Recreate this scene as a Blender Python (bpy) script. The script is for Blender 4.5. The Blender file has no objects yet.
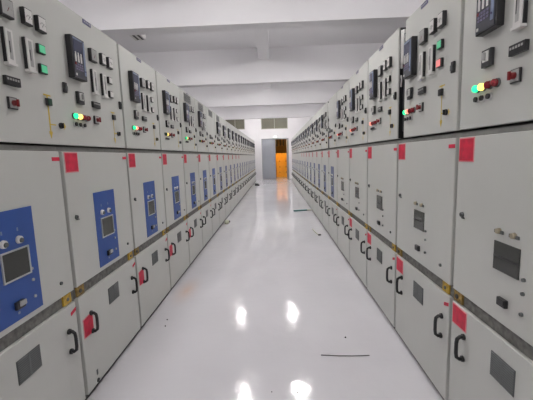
import bpy, bmesh, math, random
from mathutils import Vector, Matrix
random.seed(7)
scene = bpy.context.scene
COL = scene.collection
PI = math.pi

# ------------------------------------------------------------------ materials
def nodes(name):
    m = bpy.data.materials.new(name); m.use_nodes = True
    nt = m.node_tree
    return m, nt, nt.nodes['Principled BSDF']

def mat(name, col, rough=0.5, metal=0.0, noise=0.0, scale=6.0, bump=0.0, spec=0.5, coat=0.0):
    m, nt, b = nodes(name)
    b.inputs['Base Color'].default_value = (*col, 1)
    b.inputs['Roughness'].default_value = rough
    b.inputs['Metallic'].default_value = metal
    b.inputs['Specular IOR Level'].default_value = spec
    b.inputs['Coat Weight'].default_value = coat
    if noise or bump:
        tc = nt.nodes.new('ShaderNodeTexCoord')
        n = nt.nodes.new('ShaderNodeTexNoise')
        n.inputs['Scale'].default_value = scale; n.inputs['Detail'].default_value = 5
        nt.links.new(tc.outputs['Object'], n.inputs['Vector'])
        if noise:
            r = nt.nodes.new('ShaderNodeValToRGB')
            r.color_ramp.elements[0].position = .3; r.color_ramp.elements[1].position = .7
            r.color_ramp.elements[0].color = (*[c*(1-noise) for c in col], 1)
            r.color_ramp.elements[1].color = (*[min(1, c*(1+noise)) for c in col], 1)
            nt.links.new(n.outputs['Fac'], r.inputs['Fac'])
            nt.links.new(r.outputs['Color'], b.inputs['Base Color'])
        if bump:
            bp = nt.nodes.new('ShaderNodeBump'); bp.inputs['Strength'].default_value = bump
            bp.inputs['Distance'].default_value = .01
            nt.links.new(n.outputs['Fac'], bp.inputs['Height'])
            nt.links.new(bp.outputs['Normal'], b.inputs['Normal'])
    return m

def glow(name, col, strength, base=None):
    m, nt, b = nodes(name)
    b.inputs['Base Color'].default_value = (*(base or col), 1)
    b.inputs['Emission Color'].default_value = (*col, 1)
    b.inputs['Emission Strength'].default_value = strength
    b.inputs['Roughness'].default_value = .3
    return m

M = {}
M['paint'] = mat('cabinet_paint', (.555, .562, .532), .42, noise=.035, scale=2.2)
M['carcass'] = mat('carcass_paint', (.12, .12, .112), .5, noise=.05)
M['galv'] = mat('galvanised_rail', (.145, .143, .132), .6, .1, noise=.4, scale=38)
M['upper_rail'] = mat('painted_rail', (.25, .25, .235), .55, noise=.15, scale=20)
M['dark'] = mat('dark_plinth', (.055, .055, .05), .6)
M['black'] = mat('black_plastic', (.018, .018, .020), .38)
M['white'] = mat('white_plastic', (.70, .69, .67), .4)
M['grey'] = mat('grey_plastic', (.38, .38, .37), .45)
M['dgrey'] = mat('dark_grey_mesh', (.10, .108, .108), .6)
M['slat'] = mat('grille_slat', (.16, .17, .17), .55)
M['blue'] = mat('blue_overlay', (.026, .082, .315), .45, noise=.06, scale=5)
M['bluegrey'] = mat('hazed_overlay', (.10, .13, .26), .5, noise=.06, scale=5)  # greyer blue: distance haze put into the overlay colour
M['glass'] = mat('window_glass', (.052, .054, .050), .18, spec=.5)
M['silver'] = mat('window_frame', (.55, .56, .56), .35, .5)
M['brass'] = mat('brass_stud', (.40, .35, .25), .4, .6)
M['yellow'] = mat('yellow_mark', (.62, .45, .05), .5)
M['ybracket'] = mat('yellow_bracket', (.46, .29, .025), .5, noise=.4, scale=40)
M['brown'] = mat('rust_bracket', (.23, .15, .035), .6, noise=.45, scale=50)
M['red'] = mat('red_notice', (.58, .008, .045), .5, noise=.22, scale=26)
M['pink'] = mat('notice_edge', (.70, .28, .30), .5)
M['redplastic'] = mat('red_plastic', (.20, .010, .012), .3)
M['slate'] = mat('relay_front', (.055, .058, .072), .3)
M['lcd'] = mat('relay_display', (.062, .068, .115), .25)
M['paleblue'] = mat('relay_strip', (.22, .27, .40), .35)
M['violet'] = mat('relay_keys', (.20, .18, .28), .4)
M['plate'] = mat('name_plate', (.10, .10, .20), .4)
M['green_on'] = glow('green_lamp', (.02, .85, .32), 1.2)
M['amber_on'] = glow('amber_lamp', (1.0, .72, .16), 1.5)
M['red_on'] = glow('red_lamp', (1.0, .30, .20), 1.2)
M['red_off'] = mat('red_lens', (.22, .010, .016), .2)
M['green_ind'] = glow('green_indicator', (.12, .80, .40), .22, (.10, .42, .24))
M['red_ind'] = glow('red_indicator', (1.0, .30, .28), .5, (.5, .12, .12))
M['darkgreen'] = mat('dark_green_indicator', (.012, .07, .035), .3)
M['tube'] = glow('fluorescent_tube', (1.0, .97, .95), 365.0)
M['tube_far'] = glow('fluorescent_tube_far', (1.0, .97, .95), 540.0)
M['housing'] = mat('lamp_housing', (.80, .80, .80), .4)
M['sodium'] = glow('warm_lamp', (1.0, .58, .14), 120.0)
M['emerg'] = glow('door_lamp', (1.0, .96, .86), 6.0)
M['plaster'] = mat('wall_plaster', (.74, .725, .74), .75, noise=.03, scale=1.5)
M['ceil'] = mat('ceiling_paint', (.85, .84, .86), .8, noise=.02, scale=1.2)
M['pane'] = mat('olive_pane', (.125, .12, .085), .4, noise=.15, scale=1.5)
M['wframe'] = mat('window_frame_paint', (.42, .41, .36), .5)
M['door'] = mat('door_paint', (.30, .315, .35), .5, noise=.04, scale=1.5)
M['doorframe'] = mat('door_frame_paint', (.30, .31, .33), .5)
M['orange'] = mat('orange_carton', (.82, .44, .06), .6, noise=.06, scale=4)
M['tapec'] = mat('carton_tape', (.45, .20, .03), .4)
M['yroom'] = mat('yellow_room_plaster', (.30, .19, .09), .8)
M['teal'] = mat('teal_strip', (.085, .20, .20), .5)
M['rod'] = mat('dark_rod', (.085, .08, .085), .5)
M['scrap'] = mat('pale_scrap', (.42, .43, .33), .6)
M['speck'] = mat('dark_speck', (.05, .05, .05), .6)

# floor : glossy pale epoxy with faint smudges and a soft-edged rust coloured patch
m, nt, b = nodes('epoxy_floor')
tc = nt.nodes.new('ShaderNodeTexCoord')
n1 = nt.nodes.new('ShaderNodeTexNoise'); n1.inputs['Scale'].default_value = 1.1; n1.inputs['Detail'].default_value = 6
n2 = nt.nodes.new('ShaderNodeTexNoise'); n2.inputs['Scale'].default_value = 9.0; n2.inputs['Detail'].default_value = 4
for n in (n1, n2): nt.links.new(tc.outputs['Object'], n.inputs['Vector'])
r1 = nt.nodes.new('ShaderNodeValToRGB')
r1.color_ramp.elements[0].position = .3; r1.color_ramp.elements[1].position = .7
r1.color_ramp.elements[0].color = (.545, .535, .565, 1); r1.color_ramp.elements[1].color = (.605, .595, .622, 1)
nt.links.new(n1.outputs['Fac'], r1.inputs['Fac'])
mp = nt.nodes.new('ShaderNodeMapping'); mp.inputs['Location'].default_value = (1.02, -3.55, 0)
mp.inputs['Scale'].default_value = (1, 1, 1)
mp2 = nt.nodes.new('ShaderNodeMapping'); mp2.inputs['Scale'].default_value = (5.5, 1.9, 1)
gr = nt.nodes.new('ShaderNodeTexGradient'); gr.gradient_type = 'QUADRATIC_SPHERE'
nt.links.new(tc.outputs['Object'], mp.inputs['Vector']); nt.links.new(mp.outputs['Vector'], mp2.inputs['Vector'])
nt.links.new(mp2.outputs['Vector'], gr.inputs['Vector'])
mul = nt.nodes.new('ShaderNodeMath'); mul.operation = 'MULTIPLY'; mul.inputs[1].default_value = .6
nt.links.new(gr.outputs['Fac'], mul.inputs[0])
mx = nt.nodes.new('ShaderNodeMixRGB'); mx.inputs['Color2'].default_value = (.66, .42, .30, 1)
nt.links.new(mul.outputs[0], mx.inputs['Fac']); nt.links.new(r1.outputs['Color'], mx.inputs['Color1'])
nt.links.new(mx.outputs['Color'], b.inputs['Base Color'])
mr = nt.nodes.new('ShaderNodeMapRange'); mr.inputs['To Min'].default_value = .05; mr.inputs['To Max'].default_value = .12
nt.links.new(n2.outputs['Fac'], mr.inputs['Value']); nt.links.new(mr.outputs['Result'], b.inputs['Roughness'])
bp = nt.nodes.new('ShaderNodeBump'); bp.inputs['Strength'].default_value = .12; bp.inputs['Distance'].default_value = .02
nt.links.new(n2.outputs['Fac'], bp.inputs['Height']); nt.links.new(bp.outputs['Normal'], b.inputs['Normal'])
b.inputs['Specular IOR Level'].default_value = .30
M['floor'] = m

# ------------------------------------------------------------------ mesh builder
class MB:
    def __init__(s): s.bm = bmesh.new(); s.mats = []
    def mi(s, k):
        if k not in s.mats: s.mats.append(k)
        return s.mats.index(k)
    def box(s, x0, x1, y0, y1, z0, z1, k, bev=0.0, rot=None):
        g = bmesh.ops.create_cube(s.bm, size=1); vs = g['verts']
        c = Vector(((x0+x1)/2, (y0+y1)/2, (z0+z1)/2))
        mx = Matrix.Translation(c)
        if rot: mx = mx @ Matrix.Rotation(rot[0], 4, rot[1])
        mx = mx @ Matrix.Diagonal((abs(x1-x0), abs(y1-y0), abs(z1-z0), 1))
        bmesh.ops.transform(s.bm, matrix=mx, verts=vs)
        fs = set(f for v in vs for f in v.link_faces); i = s.mi(k)
        for f in fs: f.material_index = i
        if bev:
            es = list(set(e for v in vs for e in v.link_edges))
            r = bmesh.ops.bevel(s.bm, geom=es, offset=bev, segments=2, profile=.5, affect='EDGES')
            for f in r['faces']: f.material_index = i
        return s
    def cyl(s, c, r0, r1, h, k, axis='Y', seg=14):
        g = bmesh.ops.create_cone(s.bm, cap_ends=True, segments=seg, radius1=r0, radius2=r1, depth=h)
        vs = g['verts']
        R = {'Z': Matrix.Identity(4), 'Y': Matrix.Rotation(PI/2, 4, 'X'), 'X': Matrix.Rotation(PI/2, 4, 'Y')}[axis]
        bmesh.ops.transform(s.bm, matrix=Matrix.Translation(c) @ R, verts=vs)
        i = s.mi(k)
        for f in set(f for v in vs for f in v.link_faces): f.material_index = i; f.smooth = len(f.verts) == 4
        return s
    def dome(s, c, r, k, sq=.7):
        g = bmesh.ops.create_uvsphere(s.bm, u_segments=14, v_segments=8, radius=r); vs = g['verts']
        bmesh.ops.transform(s.bm, matrix=Matrix.Translation(c) @ Matrix.Diagonal((1, sq, 1, 1)), verts=vs)
        i = s.mi(k)
        for f in set(f for v in vs for f in v.link_faces): f.material_index = i; f.smooth = True
        return s
    def tube(s, pts, r, k, seg=8):
        pts = [Vector(p) for p in pts]; rings = []; i = s.mi(k)
        for j, p in enumerate(pts):
            d = (pts[min(j+1, len(pts)-1)] - pts[max(j-1, 0)]).normalized()
            a = d.orthogonal().normalized() if j == 0 else (a - d*a.dot(d)).normalized()
            bb = d.cross(a)
            rings.append([s.bm.verts.new(p + r*(math.cos(t)*a + math.sin(t)*bb)) for t in [2*PI*q/seg for q in range(seg)]])
        for A, B in zip(rings, rings[1:]):
            for q in range(seg):
                f = s.bm.faces.new((A[q], A[(q+1) % seg], B[(q+1) % seg], B[q])); f.material_index = i; f.smooth = True
        for R, rev in ((rings[0], True), (rings[-1], False)):
            f = s.bm.faces.new(R[::-1] if rev else R); f.material_index = i
        return s
    def prism(s, poly, y0, y1, k):           # polygon in x,z extruded along y
        i = s.mi(k)
        A = [s.bm.verts.new((x, y0, z)) for x, z in poly]; B = [s.bm.verts.new((x, y1, z)) for x, z in poly]
        n = len(poly)
        fs = [s.bm.faces.new(A[::-1]), s.bm.faces.new(B)]
        for q in range(n): fs.append(s.bm.faces.new((A[q], A[(q+1) % n], B[(q+1) % n], B[q])))
        for f in fs: f.material_index = i
        return s
    def mesh(s, name):
        bmesh.ops.recalc_face_normals(s.bm, faces=s.bm.faces)
        me = bpy.data.meshes.new(name); s.bm.to_mesh(me); s.bm.free()
        for k in s.mats: me.materials.append(M[k])
        return me

def link(name, me, parent=None, label=None):
    o = bpy.data.objects.new(name, me); COL.objects.link(o)
    if parent: o.parent = parent
    if label: o['label'] = label
    return o
def thing(name, label, cat, loc=(0, 0, 0), rz=0, group=None):
    o = bpy.data.objects.new(name, None); COL.objects.link(o)
    o.location = loc; o.rotation_euler = (0, 0, rz); o.empty_display_size = .1
    o['label'] = label; o['category'] = cat
    if group: o['group'] = group
    return o
def tag(o, label, cat, group=None):
    o['label'] = label; o['category'] = cat
    if group: o['group'] = group
    return o
def struct(name, mb, parent=None):
    o = link(name, mb.mesh(name), parent)
    if not parent: o['kind'] = 'structure'
    return o

# ------------------------------------------------------------------ room
DL, DR = 1.1764, 0.9271
W = .83175
YL, YR = 1.8393, 1.7534
XW0, XW1, YB, YE = -4.25, 3.75, -4.0, 21.2
ZS, ZB = 4.36, 3.45
struct('floor', MB().box(XW0-.2, XW1+.2, YB-.2, 28.2, -.12, 0, 'floor'))
struct('ceiling', MB().box(XW0-.2, XW1+.2, YB-.2, YE+.25, ZS, ZS+.15, 'ceil'))
struct('wall_left', MB().box(XW0-.2, XW0, YB-.2, YE, 0, ZS, 'plaster'))
struct('wall_right', MB().box(XW1, XW1+.2, YB-.2, YE, 0, ZS, 'plaster'))
struct('wall_near', MB().box(XW0, XW1, YB-.2, YB, 0, ZS, 'plaster'))
# far wall with the door opening and window openings
DX0, DX1, DZ = -.80, .88, 2.52
wins = [(-3.02, -1.80, 3.13, 4.0), (-.80, .86, 3.09, 4.0)]
w = MB()
xs = sorted([XW0, XW1, DX0, DX1] + [v for q in wins for v in q[:2]])
def solid(x, z):
    if DX0 < x < DX1 and z < DZ: return False
    for a, b_, c, d in wins:
        if a < x < b_ and c < z < d: return False
    return True
zs = sorted([0, ZS, DZ] + [v for q in wins for v in q[2:]])
xs = sorted(set(xs)); zs = sorted(set(zs))
for xa, xb in zip(xs, xs[1:]):
    for za, zb in zip(zs, zs[1:]):
        if xb-xa > 1e-4 and zb-za > 1e-4 and solid((xa+xb)/2, (za+zb)/2):
            w.box(xa, xb, YE, YE+.22, za, zb, 'plaster')
struct('wall_far', w)
for i, (a, b_, c, d) in enumerate(wins):
    f = MB(); t = .045
    f.box(a, b_, YE+.05, YE+.11, c, c+t, 'wframe').box(a, b_, YE+.05, YE+.11, d-t, d, 'wframe')
    f.box(a, a+t, YE+.05, YE+.11, c+t, d-t, 'wframe').box(b_-t, b_, YE+.05, YE+.11, c+t, d-t, 'wframe')
    xm = a+(b_-a)*.5
    f.box(xm-.012, xm+.012, YE+.055, YE+.10, c+t, d-t, 'wframe')
    wo = struct('window_%d' % (i+1), f)
    link('pane', MB().box(a+t, b_-t, YE+.072, YE+.082, c+t, d-t, 'pane').mesh('pane'), wo)
# pilaster on the far wall
struct('trim_1', MB().box(-1.72, -1.05, YE-.08, YE, 0, ZS, 'plaster'))
# ceiling beams and the rib along the aisle
for i, yb in enumerate((1.15, 5.40, 9.55, 13.60, 18.22)):
    struct('trim_%d' % (i+2), MB().box(XW0, XW1, yb, yb+.27, ZB, ZS, 'ceil'))
for i, (ya, yb) in enumerate(((1.42, 5.40), (5.67, 9.55), (9.82, 13.60), (13.87, 18.22), (18.49, 21.2))):
    struct('trim_%d' % (i+7), MB().box(-.36, -.07, ya, yb, 4.06, ZS, 'ceil'))

# door: frame, closed left leaf, right leaf swung into the next room
fr = MB()
fr.box(DX0, DX0+.06, YE-.01, YE+.20, 0, DZ, 'doorframe').box(DX1-.06, DX1, YE-.01, YE+.20, 0, DZ, 'doorframe')
fr.box(DX0+.06, DX1-.06, YE-.01, YE+.20, DZ-.06, DZ, 'doorframe')
d1 = struct('door_1', fr)
leaf = MB().box(DX0+.065, .055, YE+.03, YE+.075, .012, DZ-.065, 'door', .004)
leaf.box(DX0+.16, -.04, YE+.022, YE+.031, 1.35, 2.25, 'door', .003).box(DX0+.16, -.04, YE+.022, YE+.031, .2, 1.15, 'door', .003)
lf = link('leaf', leaf.mesh('leaf'), d1)
link('door_handle', MB().tube([(.0, YE+.03, 1.0), (.0, YE-.02, 1.0), (-.11, YE-.02, 1.0)], .010, 'silver').mesh('door_handle'), lf)
leaf2 = MB().box(DX1-.11, DX1-.065, YE+.09, YE+.86, .012, DZ-.065, 'door', .004)
link('leaf', leaf2.mesh('leaf'), d1)

# next room
RX0, RX1, RY0, RY1, RZ = -1.2, 3.0, YE+.22, 27.0, 3.3
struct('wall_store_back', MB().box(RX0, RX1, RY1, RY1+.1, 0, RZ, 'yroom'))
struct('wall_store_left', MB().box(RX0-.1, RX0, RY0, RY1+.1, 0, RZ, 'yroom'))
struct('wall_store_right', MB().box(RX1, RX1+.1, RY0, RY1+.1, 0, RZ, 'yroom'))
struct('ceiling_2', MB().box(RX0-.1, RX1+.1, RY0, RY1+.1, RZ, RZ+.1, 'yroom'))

# cartons in the next room
def carton(x, y, z, wx, wy, hz, label, rz=0):
    t = thing('carton', label, 'box', (x, y, z), rz, 'orange cartons beyond the open door')
    link('box_body', MB().box(-wx/2, wx/2, -wy/2, wy/2, 0, hz, 'orange', .006).mesh('box_body'), t)
    link('packing_tape', MB().box(-.025, .025, -wy/2-.002, wy/2+.002, hz-.10, hz+.002, 'tapec').mesh('packing_tape'), t)
ch = .37
yc = 23.2
for r, hz in enumerate(('floor', 'middle', 'upper')):
    for c, side in enumerate(('left', 'right')):
        x = .33 + c*.43
        nm = {'floor': 'bottom', 'middle': 'second layer', 'upper': 'topmost'}[hz]
        carton(x + random.uniform(-.012, .012), yc, r*(ch+.004), .385, .42, ch,
               'orange carton, %s of the %s-hand stack seen through the doorway' % (nm, side), random.uniform(-.03, .03))
carton(.50, yc+.72, 0, .95, .5, 1.62, 'tall plain orange carton standing behind the carton stacks beyond the door')

# dark pipes across the next room, high up
pr = thing('pipe_rack', 'dark rack of vertical pipes hanging high beyond the open doorway', 'pipes', (.5, 23.0, RZ))
link('rail', MB().box(-.7, .9, -.04, .04, -.12, -.001, 'black').mesh('rail'), pr)
for i in range(7):
    link('pipe', MB().cyl((-.55+i*.22, 0, -.66), .045, .045, 1.08, 'black', 'Z', 12).mesh('pipe'), pr)

def lamp_mesh_parts(t, ln=1.2, tubek='tube'):
    h = -.14
    hb = MB().box(-.03, .03, -ln/2, ln/2, h-.05, h, 'housing', .006)
    hb.box(-.08, .08, -ln/2, -ln/2+.02, h-.10, h-.02, 'housing').box(-.08, .08, ln/2-.02, ln/2, h-.10, h-.02, 'housing')
    hb.cyl((0, -ln*.3, h/2), .008, .008, -h+.004, 'housing', 'Z', 8).cyl((0, ln*.3, h/2), .008, .008, -h+.004, 'housing', 'Z', 8)
    link('lamp_housing', hb.mesh('lamp_housing'), t)
    for sx in (-.055, .055):
        tb = MB().cyl((sx, 0, h-.075), .0165, .0165, ln-.03, tubek, 'Y', 10)
        link('fluorescent_tube', tb.mesh('fluorescent_tube'), t)

# ------------------------------------------------------------------ ceiling lamps of the hall
ordn = ['first', 'second', 'third', 'fourth', 'fifth', 'sixth', 'seventh', 'eighth', 'ninth', 'tenth', 'eleventh', 'twelfth',
        'thirteenth', 'fourteenth', 'fifteenth', 'sixteenth', 'seventeenth', 'eighteenth', 'nineteenth', 'twentieth',
        'twenty-first', 'twenty-second', 'twenty-third', 'twenty-fourth']
for yy in (-1.7, 3.3, 7.3, 11.35, 15.3, 19.5):  # rearmost and farthest pairs are unseen, added to brighten the hall ends
    for sx, sd in ((-.85 if yy == 7.3 else -1.38, 'left'), (.47, 'right')):
        place = {-1.7: 'added fill behind the viewer', 3.3: 'above the nearest cabinets', 7.3: 'behind the first ceiling beam',
                 11.35: 'just behind the second ceiling beam', 15.3: 'beyond the third ceiling beam', 19.5: 'added fill by the far wall'}[yy]
        t = thing('ceiling_lamp', 'twin-tube white ceiling lamp on the %s of the aisle, %s' % (sd, place), 'ceiling light',
                  (sx, yy, ZS-.001), 0, 'fluorescent ceiling lamps')
        lamp_mesh_parts(t, .38, 'tube_far' if yy == 15.3 else 'tube')

# small louvred fitting seen over the left row, switched off
t = thing('louvre_lamp', 'small unlit white ceiling fitting with black slots above the left row', 'ceiling light', (-3.07, 7.66, ZS))
link('lamp_housing', MB().box(-.13, .13, -.6, .6, -.06, 0, 'white', .004)
     .box(-.13, -.075, -.6, .6, -.12, -.06, 'white').box(-.015, .035, -.6, .6, -.12, -.06, 'white')
     .box(.09, .13, -.6, .6, -.12, -.06, 'white').mesh('lamp_housing'), t)
for a, b_ in ((-.075, -.015), (.035, .09)):
    link('slot', MB().box(a, b_, -.59, .59, -.112, -.0595, 'black').mesh('slot'), t)

# lamp over the door
t = thing('door_lamp', 'small glowing white lamp fixed above the grey door', 'lamp', (.06, YE-.001, 2.56))
link('lamp_housing', MB().box(-.09, .09, -.07, 0, 0, .10, 'white', .006).mesh('lamp_housing'), t)
link('lamp_lens', MB().box(-.07, .07, -.08, -.069, .012, .088, 'emerg').mesh('lamp_lens'), t)

# warm lamp in the next room
t = thing('store_lamp', 'warm orange lamp on the wall inside the room beyond the door', 'lamp', (.45, RY0+.001, 2.645))
link('lamp_housing', MB().box(-.35, .35, 0, .06, -.12, .12, 'housing').mesh('lamp_housing'), t)
link('lamp_lens', MB().box(-.33, .33, .0595, .085, -.10, .10, 'sodium').mesh('lamp_lens'), t)

# ------------------------------------------------------------------ switchgear cabinet
H0, H1 = 1.5485, 2.343          # instrument door
B0, B1 = .723, 1.512            # breaker door
C0, C1 = .038, .656              # cable door
G = .0155
CACHE = {}
def U(u): return u - W/2
def cached(key, fn):
    if key not in CACHE: CACHE[key] = fn().mesh(key.split('|')[0])
    return CACHE[key]

def m_relay(du):
    x0, x1, z0, z1 = U(.160+du), U(.297+du), 1.937, 2.176
    b = MB().box(x0, x1, -.035, 0, z0, z1, 'black', .003)
    b.box(x0+.006, x1-.006, -.0375, -.034, z0+.006, z1-.006, 'slate')
    b.box(x0+.014, x1-.034, -.039, -.037, z0+.135, z1-.022, 'lcd')
    b.box(x0+.014, x1-.034, -.039, -.037, z1-.018, z1-.010, 'paleblue')
    for i in range(3):
        b.box(x0+.020+i*.028, x0+.032+i*.028, -.040, -.037, z0+.096, z0+.150, 'white')
    for i in range(4):
        for j in range(3):
            b.box(x0+.020+i*.020, x0+.033+i*.020, -.040, -.037, z0+.050+j*.014, z0+.059+j*.014, 'violet')
    b.box(x0+.016, x0+.028, -.041, -.037, z0+.078, z0+.090, 'redplastic')
    b.prism([(x1-.030, z0+.03), (x1-.012, z0+.03), (x1-.012, z1-.012), (x1-.024, z1-.012)], -.040, -.037, 'paleblue')
    b.cyl((x1-.021, -.041, z0+.055), .005, .005, .004, 'plate', 'Y', 8)
    b.box(x0+.014, x0+.026, -.040, -.037, z0+.016, z0+.028, 'white')
    return b
def m_meter(u0, u1, z0, z1, dark):
    x0, x1 = U(u0), U(u1); t = .022
    b = MB().box(x0, x1, -t, 0, z0, z1, 'black', .002)
    b.box(x0+.005, x1-.005, -t-.0015, -t+.001, z0+.008, z1-.005, 'grey' if dark else 'white')
    xc = (x0+x1)/2; zc = z0+.022
    r = (x1-x0)*.36
    for a in range(5):
        th = math.radians(35+a*27)
        b.box(xc+r*math.cos(th)-.0025, xc+r*math.cos(th)+.0025, -t-.0025, -t, zc+r*math.sin(th)-.003, zc+r*math.sin(th)+.003, 'grey')
    b.box(xc-.0007, xc+.0007, -t-.003, -t, zc, zc+r*.8, 'redplastic' if dark else 'dgrey', rot=(.5, 'Y'))
    return b
def m_bar(u0, u1):
    x0, x1 = U(u0), U(u1); z0, z1 = 1.890, 2.044; t = .020
    b = MB().box(x0, x1, -t+.004, 0, z0+.006, z1, 'black', .002)
    b.box(x0+.003, x1-.003, -t-.001, -t+.005, z0+.008, z1-.003, 'white', .001)
    b.box(x0+.016, x1-.016, -t-.002, -t, z0+.022, z1-.014, 'grey')
    b.box(x0+.018, x0+.022, -t-.003, -t, z0+.05, z0+.10, 'black')
    b.box(x0-.002, x1+.002, -t-.006, 0, z0-.004, z0+.008, 'white', .002)
    return b
def m_ind(z, face, u=.636):
    x = U(u)
    return MB().box(x-.026, x+.026, -.016, 0, z-.023, z+.023, 'black', .002).box(x-.021, x+.021, -.0185, -.015, z-.018, z+.018, face, .001)
def m_lamp(u, k):
    x = U(u)
    return MB().cyl((x, -.004, 1.72), .019, .018, .008, 'dgrey').cyl((x, -.012, 1.72), .0155, .0155, .012, k).dome((x, -.018, 1.72), .0155, k)
def m_button(u):
    x = U(u)
    return MB().cyl((x, -.004, 1.673), .016, .0155, .008, 'silver').cyl((x, -.011, 1.673), .0115, .0115, .010, 'black')
def m_rotary(du):
    x = U(.232+du)
    b = MB().box(x-.032, x+.032, -.018, 0, 1.797, 1.870, 'black', .003).box(x-.020, x+.020, -.021, -.017, 1.818, 1.862, 'white', .002)
    b.box(x-.005, x+.005, -.034, -.02, 1.824, 1.856, 'grey', .002)
    return b
def m_plate(du):
    x = U(.415+du)
    b = MB().box(x-.044, x+.044, -.016, 0, 1.799, 1.838, 'black', .002)
    for i in range(5): b.box(x-.036+i*.0150, x-.027+i*.0150, -.0175, -.015, 1.820, 1.829, 'grey')
    return b
def m_redsw(du):
    x = U(.405+du)
    b = MB().box(x-.026, x+.026, -.010, 0, 1.695, 1.748, 'black', .002)
    b.box(x-.022, x+.022, -.012, -.009, 1.700, 1.744, 'grey')
    b.cyl((x, -.020, 1.722), .014, .011, .018, 'redplastic').box(x-.004, x+.004, -.036, -.026, 1.706, 1.738, 'redplastic', .001)
    return b
def m_mimic(du, arrow=True):
    x = U(.655+du); y = -.0012; hw = .0027 if arrow else .0045
    b = MB().box(x-hw, x+hw, y, 0, 1.60, 1.80, 'yellow').box(x-.028, x+.028, y, 0, 1.797, 1.804, 'yellow')
    b.box(x, x+.048, y, 0, 1.649, 1.655, 'yellow')
    b.prism([(x-.014, 1.615), (x+.014, 1.615), (x, 1.578)], y, 0, 'yellow')
    b.prism([(x-.012, 1.600), (x+.012, 1.600), (x, 1.628)], y-.0005, 0, 'yellow')
    if arrow: b.prism([(x+.078, 1.668), (x+.092, 1.652), (x+.078, 1.636)], y, 0, 'yellow')
    return b
def m_pos(du, k):
    x = U(.655+du)
    return MB().box(x-.019, x+.019, -.014, 0, 1.748, 1.784, 'black', .002).box(x-.014, x+.014, -.0155, -.013, 1.752, 1.780, k)
def m_sel(du):
    x = U(.712+du)
    return MB().cyl((x, -.005, 1.652), .017, .016, .010, 'black').box(x-.004, x+.004, -.020, -.008, 1.638, 1.666, 'black', .002)
def m_latch(u):
    x = U(u)
    return MB().box(x-.014, x+.014, -.014, 0, 1.840, 1.897, 'black', .004).box(x-.008, x+.008, -.02, -.013, 1.85, 1.878, 'dgrey', .002)
def m_nameplate(du):
    x = U(.405+du)
    b = MB().box(x-.046, x+.046, -.004, 0, 2.313, 2.337, 'plate', .001)
    for i in range(4): b.box(x-.036+i*.019, x-.024+i*.019, -.005, -.003, 2.321, 2.329, 'grey')
    return b
def m_topgrille():
    b = MB().box(U(.20), U(.55), -.006, 0, 2.205, 2.318, 'grey', .002)
    for i in range(9): b.box(U(.212), U(.538), -.009, -.005, 2.212+i*.0115, 2.217+i*.0115, 'slat')
    return b

def m_overlay(k):
    b = MB().box(U(.283), U(.559), -.0025, 0, .751, 1.250, k)
    for u in (.366, .456): b.box(U(u)-.004, U(u)+.004, -.0034, -.002, 1.150, 1.166, 'paleblue')
    b.box(U(.40), U(.412), -.0034, -.002, .778, .790, 'paleblue')
    return b
def m_window(frame):
    q = .004 if frame else -.011
    b = MB(); x0, x1, z0, z1 = U(.345+q), U(.496+q), .944, 1.066; t = .007
    b.box(x0, x1, -.0045, 0, z0, z1, 'glass')
    if frame:
        b.box(x0-t, x1+t, -.008, 0, z0-t, z0, 'silver').box(x0-t, x1+t, -.008, 0, z1, z1+t, 'silver')
        b.box(x0-t, x0, -.008, 0, z0, z1, 'silver').box(x1, x1+t, -.008, 0, z0, z1, 'silver')
    else:
        b.box(x0, x1, -.0052, -.004, z0+.055, z0+.063, 'black')
    return b
def m_keysocket(u, blue):
    x = U(u)
    if blue:
        b = MB().cyl((x, -.007, 1.110), .019, .017, .014, 'white').cyl((x+.002, -.016, 1.107), .012, .010, .008, 'dgrey')
    else:
        b = MB().cyl((x, -.007, 1.110), .013, .011, .014, 'brass').box(x-.028, x+.028, -.006, 0, 1.099, 1.114, 'dgrey', .002)
    return b
def m_plug(blue):
    x = U(.41)
    b = MB().box(x-.026, x+.026, -.016, 0, .803, .838, 'black', .003)
    b.box(x-.010, x+.026, -.022, -.014, .815, .838, 'grey' if blue else 'black', .002)
    return b
def m_dot(u, z, k, r=.008): return MB().cyl((U(u), -.004, z), r, r*.9, .008, k, 'Y', 10)
def m_lock():
    x = U(.078)
    return MB().cyl((x, -.005, 1.130), .013, .012, .010, 'dgrey').cyl((x, -.0105, 1.130), .008, .008, .004, 'black').box(x+.002, x+.02, -.009, 0, 1.112, 1.118, 'dgrey')
def m_notice(u0, u1, z0, z1, skew=0):
    x0, x1 = U(u0), U(u1)
    b = MB().prism([(x0-.005, z0-.005), (x1+.005, z0-.005-skew*.5), (x1+.005, z1+.005+skew), (x0-.005, z1+.005)], -.002, 0, 'pink')
    b.prism([(x0+.001, z0+.001), (x1-.001, z0+.001-skew*.5), (x1-.001, z1-.001+skew), (x0+.001, z1-.001)], -.003, -.0018, 'red')
    return b
def m_tape(u0, u1, z, dz=0):
    return MB().prism([(U(u0), z-.010), (U(u1), z-.010+dz), (U(u1), z+.010+dz), (U(u0), z+.010)], -.002, 0, 'red')
def m_vent(left):
    q = -.013
    x0, x1, z0, z1 = U(.366+q), U(.514+q), .463, .576
    b = MB().box(x0, x1, -.003, 0, z0, z1, 'dgrey')
    n = 11
    for i in range(n):
        z = z0+.006+i*(z1-z0-.012)/(n-1)
        b.box(x0+.004, x1-.004, -.0065, -.002, z-.0022, z+.0022, 'slat')
    b.box((x0+x1)/2-.004, (x0+x1)/2+.004, -.007, -.002, z0+.003, z1-.003, 'slat')
    return b
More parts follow.
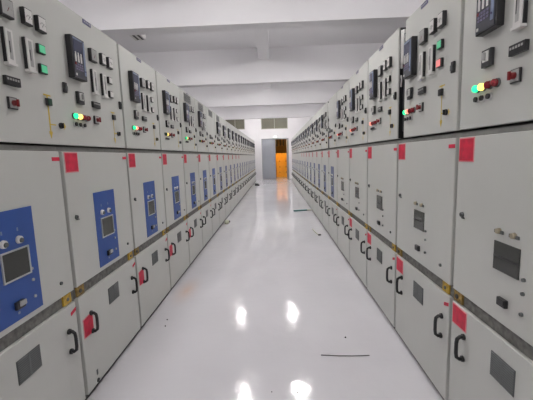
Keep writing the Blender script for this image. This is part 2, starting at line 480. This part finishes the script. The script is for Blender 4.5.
def m_handle(u):
    x = U(u); z0, z1 = .385, .527; s = -.037
    pts = [(x, 0, z1-.012), (x, s*.55, z1-.011), (x, s*.92, z1-.022), (x, s, z1-.045), (x, s, z0+.045), (x, s*.92, z0+.022), (x, s*.55, z0+.011), (x, 0, z0+.012)]
    b = MB().tube(pts, .0092, 'black', 8)
    for z in (z1-.012, z0+.012): b.cyl((x, -.005, z), .016, .015, .010, 'black')
    return b
def m_hole():
    x = U(.129)
    return MB().box(x-.008, x+.008, -.0015, 0, .095, .130, 'dgrey').cyl((x+.002, -.002, .056), .014, .012, .004, 'black')
def m_body(gap):
    b = MB()
    b.box(-W/2+.002, W/2-.002, .030, 1.20, .03, 1.53, 'carcass')
    b.box(-W/2+.002+gap, W/2-.002, .12, .62, 1.53, 2.335, 'carcass')
    b.box(-W/2+.002+gap, -W/2+.05+gap, .030, .12, 1.55, 2.335, 'carcass').box(W/2-.05, W/2-.002, .030, .12, 1.55, 2.335, 'carcass')
    b.box(-W/2+.05+gap, W/2-.05, .030, .12, 2.30, 2.335, 'carcass')
    b.box(-W/2+.004, W/2-.004, .55, .62, 1.53, 2.30, 'carcass')
    return b

def slab(x0, x1, z0, z1, bev=.0035): return MB().box(x0, x1, 0, .030, z0, z1, 'paint', bev)

def cabinet(x, y, rz, label, blue=True, lamps=('green_on', 'amber_on', 'red_off', 'red_off'), inds=('white', 'white'), pos='black',
            du=0.0, door=(G, W-G), blank=False, grille=False, gap=0.0, lod=0, notice=True, low_notice=None, tape=True, hole=False, low_tape=True, edge=True, spill=False, hazed=False, left=True, k_end=0):
    t = thing('switchgear_cabinet', label, 'electrical cabinet', (x, y, 0), rz, 'grey switchgear cabinets along the aisle')
    P = lambda name, key, fn, par, lab=None: link(name, cached(name+'|'+key, fn), par, lab)
    P('body', 'g%.3f' % gap, lambda: m_body(gap), t)
    if k_end:
        xe = k_end*(W/2-.001)
        link('side_panel', MB().box(xe-.001, xe+.001, .0, 1.2, .03, 1.53, 'paint').box(xe-.001, xe+.001, .0, .62, 1.531, 2.34, 'paint').mesh('side_panel'), t)
    P('plinth', '', lambda: MB().box(-W/2+.002, W/2-.002, .022, 1.18, 0, .042, 'dark'), t, 'dark recessed plinth')
    P('rail', 'up', lambda: MB().box(-W/2+.002, W/2-.002, .018, .032, B1+.003, 1.537, 'upper_rail'), t, 'bare metal rail')
    P('rail', 'lo', lambda: MB().box(-W/2+.002, W/2-.002, .016, .032, C1+.002, B0-.002, 'galv'), t, 'bare metal rail')
    P('bracket', 'y', lambda: MB().box(U(.725), U(.795), .006, .017, C1+.006, B0-.004, 'ybracket', .002).cyl((U(.76), .004, .69), .010, .010, .006, 'galv'), t, 'yellow bracket')
    P('bracket', 'b', lambda: MB().box(U(.018), U(.095), .006, .017, C1+.006, B0-.004, 'brown', .002).cyl((U(.05), .004, .69), .012, .012, .006, 'dark'), t, 'brown stained bracket')
    # instrument door
    d0, d1_ = door
    d0 += gap
    a = P('instrument_door', 'd%.3f_%.3f' % (d0, d1_), lambda: slab(U(d0), U(d1_), H0, H1, .0035 if G-.001 < d0 < .2 and d1_ < W-.001 else .0008), t)
    k = 'u%.3f' % du
    if gap:
        P('wires_and_shade', 'w', lambda: MB().tube([(U(.055), .024, 1.60), (U(.050), .024, 1.8), (U(.058), .024, 2.0), (U(.052), .024, 2.28)], .012, 'black')
          .tube([(U(.030), .022, 2.08), (U(.036), .022, 2.16), (U(.028), .022, 2.24), (U(.034), .022, 2.31)], .014, 'white')
          .box(U(.012), U(.105), .08, .085, 1.55, 2.335, 'black').box(U(.0025), U(.008), .002, .12, 1.55, 2.335, 'black')  # black plates stand in for the shade inside the gap
          .tube([(U(.016), .012, 2.05), (U(.020), .010, 2.12), (U(.014), .012, 2.2), (U(.018), .010, 2.31)], .008, 'white').tube([(U(.016), .010, 1.92), (U(.02), .012, 1.97), (U(.015), .01, 2.0)], .006, 'white'), t, 'white and black wires and dark shade plates in the gap')
    if not blank:
        P('protection_relay', k+('b' if left else 'p'), lambda: m_relay(du+(-.009 if left else .017)), a, 'black relay with blue display')
        P('meter', '1'+k, lambda: m_meter(.388+du, .460+du, 2.093, 2.172, True), a)
        P('meter', '2'+k, lambda: m_meter(.526+du, .581+du, 2.107, 2.181, False), a)
        P('meter', '3'+k, lambda: m_meter(.620+du, .680+du, 2.107, 2.181, False), a)
        P('bar_meter', '1'+k, lambda: m_bar(.390+du, .440+du), a)
        P('bar_meter', '2'+k, lambda: m_bar(.516+du, .568+du), a)
    P('rotary_switch', k, lambda: m_rotary(du), a)
    P('label_plate', k, lambda: m_plate(du), a)
    for i, (u, c) in enumerate(zip((.161, .205, .249, .294), lamps)):
        P('signal_lamp', c+str(i)+k, lambda: m_lamp(u+du, c), a)
    P('mimic_diagram', k, lambda: m_mimic(du, edge), a, 'yellow line diagram')
    if spill:
        P('selector_switch', 'spill', lambda: m_sel(.025-.712), a)
        P('mimic_diagram', 'spill', lambda: MB().prism([(U(.056), 1.672), (U(.073), 1.652), (U(.056), 1.632)], -.0012, 0, 'yellow'), a, 'yellow arrow')
        P('latch', 'spill', lambda: m_latch(.092), a)
    P('position_indicator', pos+k, lambda: m_pos(du, pos), a)
    if edge: P('selector_switch', k, lambda: m_sel(du), a)
    if lod < 2:
        for i, (z, c) in enumerate(zip((2.022, 1.925), inds)):
            if not blank: P('indicator', c+str(i)+k, lambda: m_ind(z, c, .636+du), a)
        P('emergency_switch', k, lambda: m_redsw(du), a, 'red knob on a grey plate')
        if edge: P('latch', k, lambda: m_latch(.776+du), a)
    if lod < 1:
        for u in (.161, .205, .250): P('push_button', '%.3f' % u+k, lambda: m_button(u+du), a)
        P('name_plate', k, lambda: m_nameplate(du), a)
    if grille: P('vent_grille', 'top', m_topgrille, a)
    # breaker door
    bd = P('breaker_door', '', lambda: slab(U(G), U(W-G), B0, B1), t)
    if blue: P('overlay', 'f' if hazed else 'b', lambda: m_overlay('bluegrey' if hazed else 'blue'), bd, 'blue overlay greyed for haze' if hazed else 'blue control overlay')
    bb = 'b' if blue else 'p'
    P('viewing_window', bb, lambda: m_window(blue), bd)
    P('key_socket', '1'+bb, lambda: m_keysocket(.366 if blue else .358, blue), bd)
    P('key_socket', '2'+bb, lambda: m_keysocket(.456 if blue else .448, blue), bd)
    P('plug', bb, lambda: m_plug(blue), bd)
    P('door_lock', '', m_lock, bd)
    if lod < 1:
        for z in (.955, .900, .818): P('stud', '%.3f' % z + bb, lambda: m_dot(.512, z, 'grey' if blue else 'dgrey'), bd)
        P('stud', 'side', lambda: m_dot(.71, .803, 'dgrey', .010), bd)
    if notice: P('notice', 'up', lambda: m_notice(.030, .148, 1.396, 1.503), bd, 'red paper notice')
    if tape: P('tape', 'up', lambda: m_tape(.752, W-G-.002, 1.470), bd, 'red tape')
    # cable door
    cd = P('cable_door', '', lambda: slab(U(G), U(W-G), C0, C1), t)
    P('vent_grille', 'low%d' % left, lambda: m_vent(left), cd)
    hq = -.013 if left else .004
    P('handle', '1%d' % left, lambda: m_handle(.135+hq), cd)
    P('handle', '2%d' % left, lambda: m_handle(.742+hq), cd)
    if low_notice == 'L': P('notice', 'lowL', lambda: m_notice(.038, .135, .395, .505, .012), cd, 'red paper notice')
    if low_notice == 'R': P('notice', 'lowR', lambda: m_notice(.030, .152, .545, .645, -.004), cd, 'red paper notice')
    if low_tape: P('tape', 'low', lambda: m_tape(.765, W-G-.004, .598, .014), cd, 'red tape')
    if hole: P('hole', '', m_hole, cd, 'dark drilled marks')
    return t

NL, NR = 23, 21
A_ = ('green_on', 'amber_on', 'red_off', 'red_off')
B_ = ('green_on', 'red_on', 'red_off', 'red_off')
D_ = ('darkgreen', 'yellow', 'red_off', 'red_off')
E_ = ('darkgreen', 'amber_on', 'red_off', 'red_off')
C_ = ('red_on', 'red_off', 'red_off', 'red_off')
for k in range(NL):
    n = ordn[k]
    extra = {0: 'with two green indicators',
             1: 'with blue panel and amber lamp',
             4: 'with blue panel and top grille',
             6: 'with blue panel but no meters'}.get(k, 'with blue panel')
    if k == NL-1: lab = 'blue-panelled grey switchgear cabinet at the far end of the left row'
    else: lab = 'grey cabinet %s, %s from the camera in the left row' % (extra, n)
    kw = dict(blue=True, hazed=k >= 7, lod=0 if k < 5 else (1 if k < 9 else 2), notice=(1 <= k < 13), low_notice='L' if k in (1, 2, 3, 4) else None,
              tape=k < 8, low_tape=k < 6, grille=k in (4, 5, 6, 7), blank=(k == 6), hole=(k == 1), lamps=[A_, A_, B_, E_, A_][k % 5] if k < 5 else D_)
    if k == 0: kw.update(k_end=-1, du=.115, door=(G, W), edge=False, inds=('green_ind', 'green_ind'), pos='darkgreen')
    if k == 1: kw.update(door=(0, W-G), spill=True)
    cabinet(-DL, YL+(k-.5)*W, PI/2, lab, **kw)
for k in range(NR):
    n = ordn[k]
    blue = k >= 5
    extra = {0: 'without blue panel', 1: 'without blue panel'}.get(
        k, 'with blue panel' if blue else 'without blue panel')
    if k == NR-1: lab = 'blue-panelled grey switchgear cabinet at the far end of the right row'
    else: lab = 'grey cabinet %s, %s from the camera in the right row' % (extra, n)
    kw = dict(left=False, blue=blue, hazed=True, lod=0 if k < 5 else (1 if k < 9 else 2), notice=k < 13, low_notice='R' if k in (0, 1, 2, 3) else None,
              tape=k < 8, low_tape=k < 6, blank=k == 5, gap=.095 if k in (1, 5, 15) else 0.0, lamps=A_ if k == 0 else (B_ if k == 1 else (C_ if k < 5 else D_)),
              inds=('green_ind', 'red_ind') if k == 1 else ('white', 'white'))
    if k == 0: kw['k_end'] = 1
    cabinet(DR, YR+(k-.5)*W, -PI/2, lab, **kw)

# ------------------------------------------------------------------ things left on the floor
sp = link('plastic_strip', MB().box(-.235, .12, -.035, .035, 0, .03, 'teal', .004).box(.119, .235, -.033, .033, .004, .026, 'scrap', .003).mesh('plastic_strip'))
sp.location = (.685, 8.72, .001); sp.rotation_euler = (0, 0, .22)
tag(sp,
    'teal plastic strip lying across the floor against the right row', 'strip')
tag(link('metal_rod', MB().tube([(.295, 2.285, .005), (.42, 2.272, .005), (.52, 2.268, .005), (.64, 2.272, .005)], .0032, 'rod').mesh('metal_rod')),
    'thin dark rod lying on the pale floor in the foreground', 'rod')
tag(link('wire_scrap', MB().tube([(.70, 6.46, .010), (.715, 6.25, .010), (.745, 5.95, .010)], .010, 'scrap')
         .tube([(.745, 5.95, .012), (.79, 5.96, .012)], .016, 'speck').mesh('wire_scrap')),
    'pale bent wire scrap with a dark tip on the floor near the right row', 'scrap')
tag(link('cloth_scrap', MB().dome((-1.105, 7.30, .024), .055, 'scrap', 2.2).dome((-1.07, 7.42, .014), .025, 'speck', 1.4).mesh('cloth_scrap')),
    'small crumpled grey scrap at the foot of the left row', 'scrap')
tag(link('doorstop', MB().prism([(-1.02, .002), (-.80, .002), (-.80, .03), (-.90, .10), (-1.02, .12)], 16.65, 16.85, 'speck').mesh('doorstop')),
    'small black wedge on the floor near the far end of the left row', 'doorstop')
for (x, y, r, lab) in ((.52, 2.52, .007, 'small dark crumb on the floor beyond the thin rod'),
                       (-1.02, 2.87, .006, 'dark crumb close to the left row, the farther one of two'),
                       (-1.0, 2.755, .006, 'dark crumb close to the left row, the nearer one of two'),
                       (-.06, 1.91, .004, 'tiny dark crumb at the bottom picture edge left of centre'),
                       (.10, 1.90, .004, 'tiny dark crumb at the bottom picture edge right of centre')):
    g = MB().dome((x, y, r*.5), r, 'speck', .8)
    tag(link('crumb', g.mesh('crumb')), lab, 'debris', 'crumbs on the floor')

# ------------------------------------------------------------------ world, camera
wd = bpy.data.worlds.new('World'); scene.world = wd; wd.use_nodes = True
wd.node_tree.nodes['Background'].inputs['Color'].default_value = (.8, .82, .9, 1)
wd.node_tree.nodes['Background'].inputs['Strength'].default_value = .3

f, pitch, yaw, roll = 336.31, -.12985, -.0285, .03216
cam = bpy.data.cameras.new('camera'); co = bpy.data.objects.new('camera', cam); COL.objects.link(co)
cam.sensor_fit = 'HORIZONTAL'; cam.sensor_width = 36; cam.lens = f*36/533
cam.clip_start = .05; cam.clip_end = 100
fw = Vector((math.sin(yaw)*math.cos(pitch), math.cos(yaw)*math.cos(pitch), math.sin(pitch)))
rt = Vector((math.cos(yaw), -math.sin(yaw), 0))
up = rt.cross(fw)
c, s = math.cos(roll), math.sin(roll)
# image coords: x' = u c + v s, y'(down) = -u s + v c  ->  camera axes
R_ = rt*c - up*s
U_ = up*c + rt*s
mw = Matrix((( R_.x, U_.x, -fw.x, 0), (R_.y, U_.y, -fw.y, 0), (R_.z, U_.z, -fw.z, 1.45), (0, 0, 0, 1)))
co.matrix_world = mw
scene.camera = co
vs = scene.view_settings
vs.view_transform = 'Standard'; vs.look = 'None'; vs.gamma = 1.0; vs.use_curve_mapping = False
vs.exposure = 0.32
